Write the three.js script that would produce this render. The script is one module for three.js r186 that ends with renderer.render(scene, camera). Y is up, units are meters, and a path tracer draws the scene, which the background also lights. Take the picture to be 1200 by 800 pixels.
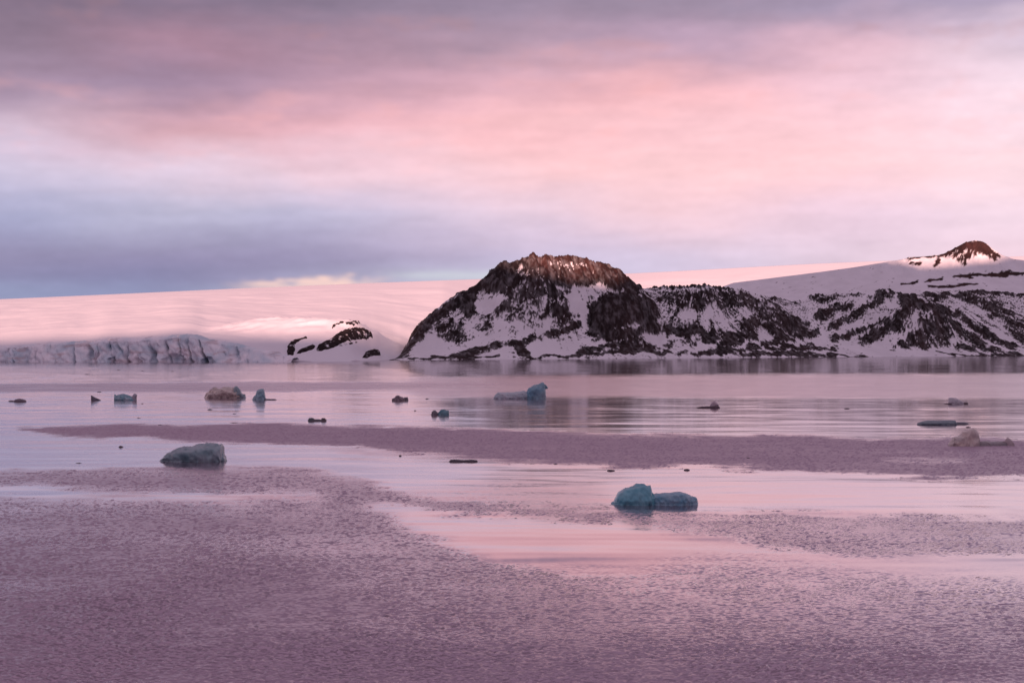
import * as THREE from 'three';

// ---------------------------------------------------------------- camera, sky, sun, exposure
const EYE = 16, F = 1733, HORIZON = 409;            // metres above the sea; focal length and horizon row of the 1200 x 800 photograph
const EXPOSURE = 2.2;
const scene = new THREE.Scene();
const camera = new THREE.PerspectiveCamera(2 * Math.atan(400 / F) * 180 / Math.PI, 1.5, 1, 60000);
camera.position.set(0, EYE, 0);
camera.rotation.x = Math.atan((HORIZON - 400) / F);
const renderer = new THREE.WebGLRenderer();
renderer.toneMapping = THREE.LinearToneMapping;
renderer.toneMappingExposure = EXPOSURE;
renderer.shadowMap.enabled = true;

const SUN_ELEVATION = 7 * Math.PI / 180;
const sun = new THREE.DirectionalLight(new THREE.Color().setRGB(1, 0.54, 0.45), 5);
sun.position.set(0, Math.sin(SUN_ELEVATION) * 9000, Math.cos(SUN_ELEVATION) * 9000);
sun.castShadow = true;
sun.shadow.radius = 0.8;
Object.assign(sun.shadow.camera, { left: -7000, right: 7000, top: 4000, bottom: -4000, near: 10, far: 30000 });
sun.shadow.mapSize.set(4096, 4096);
scene.add(sun, sun.target);

// ---------------------------------------------------------------- small maths
function rng(seed) { let s = seed >>> 0; return () => { s = (s + 0x6d2b79f5) >>> 0; let t = Math.imul(s ^ (s >>> 15), 1 | s); t = (t + Math.imul(t ^ (t >>> 7), 61 | t)) ^ t; return ((t ^ (t >>> 14)) >>> 0) / 4294967296; }; }
const PERM = new Uint8Array(512);
{ const r = rng(20240), p = [...Array(256).keys()]; for (let i = 255; i > 0; i--) { const j = Math.floor(r() * (i + 1)); [p[i], p[j]] = [p[j], p[i]]; } for (let i = 0; i < 512; i++) PERM[i] = p[i & 255]; }
const GX = new Float32Array(256), GY = new Float32Array(256), GZ = new Float32Array(256);
{ const r = rng(77); for (let i = 0; i < 256; i++) { const z = r() * 2 - 1, a = r() * 6.2832, q = Math.sqrt(1 - z * z); GX[i] = q * Math.cos(a); GY[i] = q * Math.sin(a); GZ[i] = z; } }
const fade = (t) => t * t * t * (t * (t * 6 - 15) + 10);
const CX = new Float32Array(256), CY = new Float32Array(256);
{ const r = rng(5); for (let i = 0; i < 256; i++) { const a = r() * 6.2832; CX[i] = Math.cos(a); CY[i] = Math.sin(a); } }
function n2(x, y) {                                  // gradient noise, about -0.7 to 0.7
  const xf = Math.floor(x), yf = Math.floor(y), X = xf & 255, Y = yf & 255, fx = x - xf, fy = y - yf;
  const a = PERM[PERM[X] + Y], b = PERM[PERM[X + 1] + Y], c = PERM[PERM[X] + Y + 1], d = PERM[PERM[X + 1] + Y + 1];
  const u = fade(fx), v = fade(fy);
  const p = CX[a] * fx + CY[a] * fy, q = CX[b] * (fx - 1) + CY[b] * fy, r = CX[c] * fx + CY[c] * (fy - 1), s = CX[d] * (fx - 1) + CY[d] * (fy - 1);
  return p + u * (q - p) + v * (r - p + u * (p - q - r + s));
}
function n3(x, y, z) {
  const xf = Math.floor(x), yf = Math.floor(y), zf = Math.floor(z), X = xf & 255, Y = yf & 255, Z = zf & 255, fx = x - xf, fy = y - yf, fz = z - zf;
  const u = fade(fx), v = fade(fy), w = fade(fz);
  const A = PERM[X] + Y, B = PERM[X + 1] + Y, gx = fx - 1, gy = fy - 1, gz = fz - 1;
  const AA = PERM[A] + Z, AB = PERM[A + 1] + Z, BA = PERM[B] + Z, BB = PERM[B + 1] + Z;
  let h = PERM[AA]; const a0 = GX[h] * fx + GY[h] * fy + GZ[h] * fz;
  h = PERM[BA]; const a1 = GX[h] * gx + GY[h] * fy + GZ[h] * fz;
  h = PERM[AB]; const a2 = GX[h] * fx + GY[h] * gy + GZ[h] * fz;
  h = PERM[BB]; const a3 = GX[h] * gx + GY[h] * gy + GZ[h] * fz;
  h = PERM[AA + 1]; const b0 = GX[h] * fx + GY[h] * fy + GZ[h] * gz;
  h = PERM[BA + 1]; const b1 = GX[h] * gx + GY[h] * fy + GZ[h] * gz;
  h = PERM[AB + 1]; const b2 = GX[h] * fx + GY[h] * gy + GZ[h] * gz;
  h = PERM[BB + 1]; const b3 = GX[h] * gx + GY[h] * gy + GZ[h] * gz;
  const p = a0 + u * (a1 - a0), q = a2 + u * (a3 - a2), r = b0 + u * (b1 - b0), t = b2 + u * (b3 - b2), e = p + v * (q - p);
  return e + w * (r + v * (t - r) - e);
}
function fbm(x, y, o, gain = 0.5) { let s = 0, a = 1; for (let i = 0; i < o; i++) { s += a * n2(x, y); x = x * 2.03 + 17.1; y = y * 2.03 - 9.7; a *= gain; } return s; }
function ridged(x, y, o) { let s = 0, a = 1; for (let i = 0; i < o; i++) { s += a * (1 - 2.4 * Math.abs(n2(x, y))); x = x * 2.07 + 31.3; y = y * 2.07 - 5.1; a *= 0.5; } return s / 1.9; }
const clamp = (x, a = 0, b = 1) => Math.min(b, Math.max(a, x));
const smooth = (a, b, x) => { const t = clamp((x - a) / (b - a)); return t * t * (3 - 2 * t); };
const mix = (a, b, t) => a + (b - a) * t;
function lerpPts(P, x) { if (x <= P[0][0]) return P[0][1]; for (let i = 1; i < P.length; i++) if (x <= P[i][0]) { const [a, p] = P[i - 1], [b, q] = P[i]; return p + (q - p) * (x - a) / (b - a || 1); } return P[P.length - 1][1]; }
const easePts = (P, x, w) => (lerpPts(P, x - w) + 2 * lerpPts(P, x - w / 2) + 3 * lerpPts(P, x) + 2 * lerpPts(P, x + w / 2) + lerpPts(P, x + w)) / 9;
const bearX = (px, d) => (px - 600) / F * d;                          // a bearing of the photograph, d metres out
const riseY = (py, d) => EYE + d * (HORIZON - py) / F;                // height of a sight line d metres out
const seaDepth = (py) => EYE * F / (py - HORIZON);                    // where a sight line meets the sea
const lin = (c) => c.map((v) => { v /= 255; return v <= 0.04045 ? v / 12.92 : ((v + 0.055) / 1.055) ** 2.4; });

// ---------------------------------------------------------------- sky: dusk cloud deck, pink under-lit bands, one texture all round
{
  const rows = [-2600, -900, -380, -140, 0, 50, 100, 150, 200, 250, 300, 325, 345, 400], cols = 7;
  const S = [
    [[180, 158, 178], [180, 158, 178], [180, 158, 178], [180, 158, 178], [180, 158, 178], [180, 158, 178], [180, 158, 178]],
    [[158, 134, 156], [158, 134, 156], [159, 135, 156], [160, 136, 156], [160, 136, 157], [160, 137, 158], [160, 138, 160]],
    [[138, 115, 138], [138, 115, 137], [140, 117, 138], [142, 119, 139], [144, 121, 141], [146, 124, 145], [148, 127, 149]],
    [[132, 112, 134], [132, 112, 133], [136, 116, 137], [142, 122, 142], [146, 126, 147], [152, 133, 156], [158, 140, 164]],
    [[134, 116, 136], [133, 116, 138], [142, 126, 148], [153, 136, 158], [158, 141, 163], [170, 154, 179], [180, 165, 190]],
    [[142, 122, 142], [168, 133, 153], [168, 138, 158], [176, 149, 169], [190, 160, 182], [224, 185, 201], [228, 205, 221]],
    [[170, 147, 170], [164, 138, 162], [193, 155, 174], [224, 176, 189], [242, 186, 193], [243, 201, 214], [247, 221, 234]],
    [[210, 188, 208], [218, 173, 185], [234, 182, 193], [249, 194, 200], [250, 199, 206], [253, 209, 217], [251, 221, 232]],
    [[210, 199, 223], [224, 202, 220], [237, 205, 219], [249, 204, 211], [254, 207, 212], [255, 210, 216], [254, 221, 229]],
    [[170, 170, 202], [188, 184, 210], [200, 191, 217], [230, 204, 221], [243, 206, 217], [238, 208, 225], [244, 217, 231]],
    [[150, 144, 177], [150, 143, 176], [162, 153, 184], [199, 186, 213], [217, 199, 221], [228, 204, 221], [239, 210, 224]],
    [[142, 140, 175], [141, 138, 173], [168, 163, 191], [198, 192, 216], [212, 198, 222], [226, 203, 221], [236, 208, 222]],
    [[148, 153, 187], [152, 154, 188], [190, 186, 205], [205, 197, 216], [215, 200, 221], [228, 204, 220], [238, 208, 221]],
    [[150, 156, 192], [158, 160, 194], [192, 188, 206], [206, 197, 215], [215, 200, 220], [228, 204, 219], [238, 208, 220]],
  ].map((r) => r.map(lin));
  const cr = (a, b, c, d, t) => b + 0.5 * t * (c - a + t * (2 * a - 5 * b + 4 * c - d + t * (3 * (b - c) + d - a)));
  const W = 3072, H = 1536, data = new Float32Array(W * H * 4), out = [0, 0, 0];
  function look(u, v) {
    const x = clamp(u / 200, 0, cols - 1), i = Math.min(cols - 2, Math.floor(x)), tx = x - i;
    let j = 0; while (j < rows.length - 2 && v > rows[j + 1]) j++;
    const ty = clamp((v - rows[j]) / (rows[j + 1] - rows[j])), R = [Math.max(0, j - 1), j, j + 1, Math.min(rows.length - 1, j + 2)], C = [Math.max(0, i - 1), i, i + 1, Math.min(cols - 1, i + 2)];
    for (let k = 0; k < 3; k++) {
      const q = R.map((r) => cr(S[r][C[0]][k], S[r][C[1]][k], S[r][C[2]][k], S[r][C[3]][k], tx));
      out[k] = mix(cr(q[0], q[1], q[2], q[3], ty), mix(q[1], q[2], ty), 0.5);
    }
    return out;
  }
  const half = Math.PI / 8, warm = lin([255, 216, 206]), pale = lin([216, 224, 226]), rose = lin([255, 186, 184]);
  for (let j = 0; j < H; j++) {
    const el = ((j + 0.5) / H - 0.5) * Math.PI, te = Math.tan(Math.max(el, 0.0));
    for (let i = 0; i < W; i++) {
      const az0 = ((i + 0.5) / W - 0.5) * 2 * Math.PI + Math.PI / 2;      // 0 straight ahead (-z)
      let c;
      const k4 = (j * W + i) * 4;
      if (el < -0.004) { c = [0.25, 0.2, 0.27]; } else {
        let a = az0 + half; a -= Math.floor(a / (4 * half)) * 4 * half; a = (a < 2 * half ? a : 4 * half - a) - half;
        let u = 600 + F * Math.tan(a), v = HORIZON - F * te / Math.cos(a);
        const dx = Math.cos(az0) * Math.cos(el), dz = Math.sin(az0) * Math.cos(el), dy = Math.sin(el);
        const high = smooth(120, 300, v), soft = 1 - smooth(-150, -2000, v) * 0;
        const w1 = n3(dx * 9, dy * 26, dz * 9) + 0.5 * n3(dx * 19 + 3, dy * 60, dz * 19), w2 = n3(dx * 12 + 9, dy * 40, dz * 12) + 0.5 * n3(dx * 30, dy * 110 + 5, dz * 30) + 0.25 * n3(dx * 70, dy * 260, dz * 70);
        c = look(u + 45 * w1, v + (26 - 14 * high) * w2).slice();
        const st = n3(dx * 16 - 4, dy * 120, dz * 16) + 0.6 * n3(dx * 40, dy * 300 + 2, dz * 40) + 0.4 * n3(dx * 90, dy * 520, dz * 90);
        const puff = n3(dx * 22, dy * 70 + 8, dz * 22) + 0.5 * n3(dx * 48, dy * 150, dz * 48) + 0.3 * n3(dx * 100, dy * 300, dz * 100);
        const g = 1.03 + 0.11 * st * soft + 0.08 * puff * (1 - 0.7 * high) + 0.05 * n3(dx * 180 + 40 * dy, dy * 700, dz * 180);
        for (let k = 0; k < 3; k++) c[k] *= g;
        const ro = smooth(0.15, 0.6, puff + 0.3 * w1) * smooth(-60, 40, v) * (1 - smooth(150, 240, v)) * 0.22;
        for (let k = 0; k < 3; k++) c[k] = mix(c[k], rose[k] * (0.5 + 0.5 * smooth(20, 140, v)), ro);
        const bump = (u0, u1, v0, s) => smooth(u0, u0 + 70, u) * (1 - smooth(u1 - 70, u1, u)) * Math.exp(-(((v + 5 * w2 - v0) / s) ** 2));
        const wisp = n3(dx * 60, dy * 420, dz * 60) + 0.6 * n3(dx * 140, dy * 700 + 3, dz * 140), v0 = 339 - 0.045 * (clamp(u, 250, 460) - 250);
        const wm = u > 220 && u < 490 && v > 290 ? clamp(smooth(250, 330, u) * (1 - smooth(400, 470, u)) * (1 - smooth(3, 10, Math.abs(v - v0 + 9 * wisp))) * (0.75 + 0.6 * wisp)) : 0, pl = bump(430, 640, 322, 5) * 0.5;
        for (let k = 0; k < 3; k++) { c[k] = mix(c[k], pale[k], pl); c[k] = mix(c[k], warm[k], wm); }
      }
      data[k4] = c[0] / EXPOSURE; data[k4 + 1] = c[1] / EXPOSURE; data[k4 + 2] = c[2] / EXPOSURE; data[k4 + 3] = 1;
    }
  }
  const sky = new THREE.DataTexture(data, W, H, THREE.RGBAFormat, THREE.FloatType);
  sky.mapping = THREE.EquirectangularReflectionMapping;
  sky.magFilter = sky.minFilter = THREE.LinearFilter;
  sky.needsUpdate = true;
  scene.background = sky; scene.environment = sky;
}

// ---------------------------------------------------------------- helpers for objects
const used = {};
function numbered(name) { const k = used[name] = (used[name] ?? -1) + 1; return k ? `${name}_${String(k).padStart(3, '0')}` : name; }
function tag(o, label, category, group) { o.userData.label = label; o.userData.category = category; if (group) o.userData.group = group; return o; }
function mesh(name, g, m, parent) { const o = new THREE.Mesh(g, m); o.name = parent ? name : numbered(name); o.castShadow = o.receiveShadow = true; (parent ?? scene).add(o); return o; }
function structure(o, label) { o.userData.kind = 'structure'; if (label) o.userData.label = label; return o; }
function gridGeometry(nu, nv, at, colored) {          // at(i, j, p, c) writes a position and a colour; faces turned up or towards the camera
  const pos = new Float32Array(nu * nv * 3), col = colored ? new Float32Array(nu * nv * 3) : null, p = [0, 0, 0], c = [1, 1, 1];
  for (let j = 0; j < nv; j++) for (let i = 0; i < nu; i++) { const k = (j * nu + i) * 3; at(i, j, p, c); pos[k] = p[0]; pos[k + 1] = p[1]; pos[k + 2] = p[2]; if (col) { col[k] = c[0]; col[k + 1] = c[1]; col[k + 2] = c[2]; } }
  const idx = new Uint32Array((nu - 1) * (nv - 1) * 6);
  let n = 0;
  for (let j = 0; j < nv - 1; j++) for (let i = 0; i < nu - 1; i++) { const a = j * nu + i, b = a + 1, d = a + nu, e = d + 1; idx[n++] = a; idx[n++] = b; idx[n++] = e; idx[n++] = a; idx[n++] = e; idx[n++] = d; }
  const g = new THREE.BufferGeometry();
  g.setAttribute('position', new THREE.BufferAttribute(pos, 3));
  if (col) g.setAttribute('color', new THREE.BufferAttribute(col, 3));
  g.setIndex(new THREE.BufferAttribute(idx, 1));
  g.computeVertexNormals();
  return g;
}
function inside(P, x, y) { let r = false; for (let i = 0, j = P.length - 1; i < P.length; j = i++) { const [a, b] = P[i], [c, d] = P[j]; if ((b > y) !== (d > y) && x < (c - a) * (y - b) / (d - b) + a) r = !r; } return r; }
function segDist(x, y, a, b, c, d) { const vx = c - a, vy = d - b, t = clamp(((x - a) * vx + (y - b) * vy) / (vx * vx + vy * vy || 1)); return Math.hypot(x - a - t * vx, y - b - t * vy); }
function polyDist(P, x, y, ky = 1) { let m = 1e9; for (let i = 0, j = P.length - 1; i < P.length; j = i++) m = Math.min(m, segDist(x, y * ky, P[i][0], P[i][1] * ky, P[j][0], P[j][1] * ky)); return inside(P, x, y) ? m : -m; }
function lineDist(P, x, y) { let m = 1e9; for (let i = 1; i < P.length; i++) m = Math.min(m, segDist(x, y, P[i - 1][0], P[i - 1][1], P[i][0], P[i][1])); return m; }
const boxOf = (P, e) => [Math.min(...P.map((p) => p[0])) - e, Math.min(...P.map((p) => p[1])) - e, Math.max(...P.map((p) => p[0])) + e, Math.max(...P.map((p) => p[1])) + e];

const snowMaterial = new THREE.MeshPhysicalMaterial({ color: 0xffffff, vertexColors: true, roughness: 0.9, specularIntensity: 0.15 });
const SNOW = [0.8, 0.8, 0.83], ROCK = [0.03, 0.0225, 0.0235], SUNLIT_RED_ROCK = [0.055, 0.027, 0.025];  // last: random red in the rock, and painted sun glow on the tops

// ---------------------------------------------------------------- sea
const CALM = 0.005, BRIGHT = 0.018, DARK = 0.36;
const patches = [                                     // wind-roughened water: slope, softness of its edge, outline
  [0.016, 6, [[-300, 427.5], [400, 426], [440, 430], [500, 440], [-300, 441]]],
  [0.014, 3, [[-300, 440], [430, 436], [520, 440], [560, 466], [400, 480], [-300, 480]]],
  [0.05, 9, [[430, 452], [500, 443], [600, 441], [760, 440.5], [1000, 439], [1500, 439], [1500, 467], [1100, 468], [820, 466], [520, 466]]],
  [0.012, 6, [[-300, 478], [380, 478], [540, 466], [1500, 468], [1500, 520], [-300, 505]]],
  [0.009, 16, [[520, 468], [600, 466.5], [700, 466], [770, 469], [760, 500], [700, 504], [600, 502], [530, 494]]],
  [0.012, 8, [[740, 468], [1500, 469], [1500, 500], [900, 498], [740, 500]]],
  [0.1, 3, [[-300, 451], [0, 450], [300, 448], [450, 448], [620, 450], [450, 456], [300, 458.5], [0, 459], [-300, 460]]],
  [0.06, 1, [[985, 448.6], [1100, 448.3], [1400, 448], [1400, 451.5], [1100, 450.6]]],
  [DARK, 6, [[22, 501], [150, 499], [300, 497], [400, 500], [550, 503], [700, 509], [900, 512], [1060, 514], [1400, 517], [1400, 562], [1130, 558], [1000, 551], [900, 545], [750, 545], [640, 543], [560, 539], [500, 532], [430, 523], [370, 518], [250, 516], [120, 511], [40, 505]]],
  [0.05, 8, [[380, 525], [470, 529], [560, 536], [640, 541], [560, 543], [470, 536], [400, 530]]],
  [0.14, 14, [[-300, 556], [100, 553], [200, 551], [300, 549], [360, 553], [420, 563], [480, 578], [560, 585], [640, 593], [720, 600], [700, 611], [620, 606], [560, 602], [500, 594], [440, 588], [400, 591], [370, 579], [150, 578], [60, 568], [-300, 572]]],
  [0.05, 30, [[480, 575], [600, 562], [700, 575], [740, 598], [640, 596], [540, 588]]],
  [0.15, 26, [[-300, 590], [110, 588], [150, 594], [250, 598], [360, 592], [416, 590], [450, 604], [500, 630], [600, 664], [700, 690], [800, 760], [800, 1200], [-300, 1200]]],
  [0.27, 130, [[-300, 640], [150, 630], [300, 640], [400, 680], [470, 760], [500, 1200], [-300, 1200]]],
  [0.12, 20, [[640, 594], [760, 602], [840, 607], [900, 604], [1000, 606], [1400, 610], [1400, 646], [1050, 646], [900, 640], [830, 631], [720, 609]]],
  [0.115, 90, [[430, 664], [560, 682], [700, 680], [840, 660], [1000, 668], [1400, 690], [1400, 1200], [430, 1200]]],
  [DARK, 140, [[-300, 712], [430, 722], [700, 738], [1000, 750], [1400, 756], [1400, 1200], [-300, 1200]]],
  [0.05, 10, [[1040, 536], [1140, 537], [1140, 541], [1040, 540]]],
].map(([a, s, P]) => ({ a, s, P, b: boxOf(P, s * 3 + 8) }));
function seaSlope(x, z) {
  const d = -z;
  if (d < 8) return DARK;
  const px0 = 600 + x / d * F, py0 = HORIZON + EYE * F / d;
  const near = clamp((py0 - 470) / 120);
  const px = px0 + 30 * near * fbm(x / 26, z / 26, 3), py = py0 + (1.4 + 9 * near) * fbm(x / 15 + 7, z / 34, 4) + (0.6 + 4 * near) * n2(x / 2.4, z / 5) + 6 * near * n2(x / 0.7, z / 1.9) + 9 * near * n2(x / 11, z / 3.2);
  let a = py0 < 505 ? CALM : BRIGHT;
  a = mix(CALM, BRIGHT, smooth(436, 500, py0));
  for (const q of patches) {
    if (px < q.b[0] || px > q.b[2] || py < q.b[1] || py > q.b[3]) continue;
    const t = smooth(-q.s, q.s, polyDist(q.P, px, py, 2.2));
    a = mix(a, q.a, t);
  }
  if (a > 0.08) a *= clamp(1.05 + 0.5 * fbm(x / 34 + 3, z / 13, 3) + 0.3 * n2(x / 8, z / 2.6), 0.5, 1.6);   // gusts
  return a;
}
{
  const depths = [0, 15, 32, 48, 60];
  const rowsDense = 640;
  for (let k = 0; k <= rowsDense; k++) { const py = mix(830, 413.6, k / rowsDense); depths.push(seaDepth(py)); }
  depths.push(7500, 12000, 24000);
  const tans = [];
  for (let k = 0; k < 26; k++) tans.push(-Math.tan((88 - k * 2.6) * Math.PI / 180));
  for (let k = 0; k <= 980; k++) tans.push(mix(-670, 670, k / 980) / F);
  for (let k = 25; k >= 0; k--) tans.push(Math.tan((88 - k * 2.6) * Math.PI / 180));
  const spacing = (d) => d * d / (EYE * F) * 0.66;
  function swell(x, z, a, d) {
    const sp = spacing(d), lod = (l) => smooth(0.02 * sp, 0.16 * sp, l);
    const rough = smooth(0.025, 0.09, a);
    let h = 0;
    const L = [[0.26, 0.16], [0.42, 0.27], [0.8, 0.5], [1.9, 1.15]], K = [0.8, 0.62, 0.24, 0.1], gust = 0.75 + 0.8 * n2(x / 9, z / 17) + 0.5 * n2(x / 2.6, z / 4);
    for (let i = 0; i < 4; i++) { const f = lod(L[i][1]); if (f > 0 && rough > 0) h += rough * a * gust * f * K[i] * L[i][1] * 1.5 * n2(x / L[i][0] + i * 31 + 0.12 * z, z / L[i][1] - i * 17 + 0.2 * x); }
    const b = clamp(a, d < 700 ? 0.014 : 0.004, 0.03) * (1 - 0.5 * rough);
    h += b * (0.35 * 2.6 * lod(2.6) * n2(x / 7 + 3, z / 2.6) + 0.42 * 6 * lod(6) * n2(x / 15, z / 6 + 9) + 0.45 * 14 * n2(x / 36 + 5, z / 14) + 0.2 * 40 * n2(x / 90, z / 40));
    return h;
  }
  const nu = tans.length, nv = depths.length, nor = new Float32Array(nu * nv * 3), uv = new Float32Array(nu * nv * 2);
  const slopes = new Float32Array(nu * nv);
  const X0 = -1800, X1 = 1800, Z0 = -3700, Z1 = 0;
  const g = gridGeometry(nu, nv, (i, j, p) => {
    const d = depths[j], x = tans[i] * d, z = -d, k = j * nu + i;
    const live = i > 20 && i < nu - 21 && d > 40 && d < 6000;
    const a = live ? seaSlope(x, z) : 0.1;
    slopes[k] = a;
    let h = 0;
    if (live) {
      const e = 0.05;
      h = swell(x, z, a, d);
      const hx = (swell(x + e, z, a, d) - h) / e, hz = (swell(x, z + e, a, d) - h) / e, l = 1 / Math.hypot(hx, 1, hz);
      nor[k * 3] = -hx * l; nor[k * 3 + 1] = l; nor[k * 3 + 2] = -hz * l;
    } else nor[k * 3 + 1] = 1;
    p[0] = x; p[1] = h; p[2] = z;
    uv[k * 2] = (x - X0) / (X1 - X0); uv[k * 2 + 1] = (z - Z0) / (Z1 - Z0);
  });
  g.setAttribute('normal', new THREE.BufferAttribute(nor, 3));
  g.setAttribute('uv', new THREE.BufferAttribute(uv, 2));
  const N = 2048, rough = new Uint8Array(N * N * 4);
  for (let j = 0; j < N; j++) for (let i = 0; i < N; i++) {
    const x = mix(X0, X1, (i + 0.5) / N), z = mix(Z0, Z1, (j + 0.5) / N), d = -z, k = (j * N + i) * 4;
    let a = BRIGHT;
    if (Math.abs(x) < d * 0.42 + 20 && d > 40) a = seaSlope(x, z);
    const fine = smooth(60, 300, d);                      // ripples too fine for the mesh far out are left to the gloss
    const r = Math.sqrt(clamp(a * mix(0.24, a < 0.07 ? 1 : 0.75, fine), 0.0008, 0.5));
    rough[k] = rough[k + 1] = rough[k + 2] = Math.round(255 * r); rough[k + 3] = 255;
  }
  const t = new THREE.DataTexture(rough, N, N); t.magFilter = t.minFilter = THREE.LinearFilter; t.needsUpdate = true;
  const water = new THREE.MeshPhysicalMaterial({ color: new THREE.Color().setRGB(0.45, 0.35, 0.42), metalness: 0.85, roughness: 1, roughnessMap: t, ior: 1.33 });
  structure(mesh('sea', g, water), 'calm dusk sea with bands of wind-ruffled water');
}

// ---------------------------------------------------------------- land: blocks of high ground, each a sky line with its own distance
function makeBlock(line, d0, d1, apron, apronRise, back, rough) { return { line, d0, d1, apron, apronRise, back, rough }; }
const D0 = [[440, 2080], [470, 2120], [500, 2220], [550, 2290], [600, 2310], [800, 2620], [1000, 3040], [1200, 3420], [1400, 3700]];
const blocks = [
  makeBlock([[430, 440], [440, 424], [455, 421], [462, 418], [470, 412], [478, 402], [484, 391], [490, 381], [505, 369], [525, 351], [540, 344], [555, 338], [566, 329], [575, 318], [583, 310], [590, 306], [597, 309], [606, 306], [614, 302], [625, 298], [633, 300.5], [640, 299], [655, 301], [680, 302], [700, 307], [715, 312], [727, 318], [735, 325], [745, 333], [752, 338], [765, 352], [780, 370], [800, 394], [815, 410], [830, 440]], (u) => lerpPts(D0, u), (u) => lerpPts(D0, u) + 300, 0.45, 0.22, 420, 1),
  makeBlock([[665, 440], [680, 422], [687, 396], [691, 370], [700, 356], [715, 347], [740, 345], [755, 352], [765, 364], [778, 384], [800, 398], [830, 409], [850, 440]], (u) => lerpPts(D0, u) + 30, (u) => lerpPts(D0, u) + 190, 0.4, 0.22, 130, 1),
  makeBlock([[690, 440], [705, 400], [735, 348], [752, 338], [770, 337], [800, 336], [815, 334], [840, 336], [870, 340], [885, 344.5], [900, 352], [915, 361], [930, 371], [945, 383], [955, 396], [965, 412], [975, 440]], (u) => lerpPts(D0, u) + 10, (u) => lerpPts(D0, u) + 420, 0.45, 0.32, 300, 0.9),
  makeBlock([[840, 440], [850, 352], [880, 345], [895, 346], [910, 349], [930, 354], [940, 353], [948, 347], [975, 346], [1000, 345], [1020, 342], [1030, 339.5], [1040, 340], [1055, 344], [1075, 346], [1085, 342], [1100, 341], [1120, 340], [1140, 340], [1160, 341], [1180, 343], [1200, 345], [1260, 350], [1330, 380], [1350, 440]], (u) => lerpPts(D0, u) + 10, (u) => lerpPts(D0, u) + 640, 0.4, 0.22, 400, 0.8),
  makeBlock([[965, 440], [985, 418], [1000, 406], [1020, 389], [1045, 367], [1060, 353], [1075, 353], [1090, 361], [1115, 373], [1135, 391], [1160, 412], [1172, 440]], (u) => lerpPts(D0, u) + 20, (u) => lerpPts(D0, u) + 330, 0.35, 0.15, 260, 0.9),
];
function blockHeight(b, u, d, x) {
  const v = lerpPts(b.line, u), d0 = b.d0(u), d1 = b.d1(u), top = riseY(v, d1);
  if (top < -6) return -30;
  let t = (d - d0) / (d1 - d0);
  if (t < 0) return t * (d1 - d0) * 0.08 - 0.5;
  let g;
  if (t <= 1) { const s = clamp((t - b.apron) / (1 - b.apron)); g = b.apronRise * Math.min(1, t / b.apron) + (1 - b.apronRise) * (0.75 * s + 0.25 * s * s * (3 - 2 * s)); } else g = 1 - (((d - d1) / b.back) ** 1.3);
  const steep = t <= 1 ? smooth(b.apron * 0.7, b.apron + 0.25, t) * (1 - smooth(0.9, 1.0, t)) : smooth(1, 1.2, t);
  const h = top * g, y = -d;
  const gul = ridged(x / 70 + 0.15 * n2(x / 40, y / 40), y / 190, 4);
  return h + b.rough * (steep * Math.min(16, 0.16 * top) * (gul - 0.55) + 0.02 * top * fbm(x / 22, y / 22, 3) * (0.15 + steep)) * (t > 1 ? 0.5 : 1);
}
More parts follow.
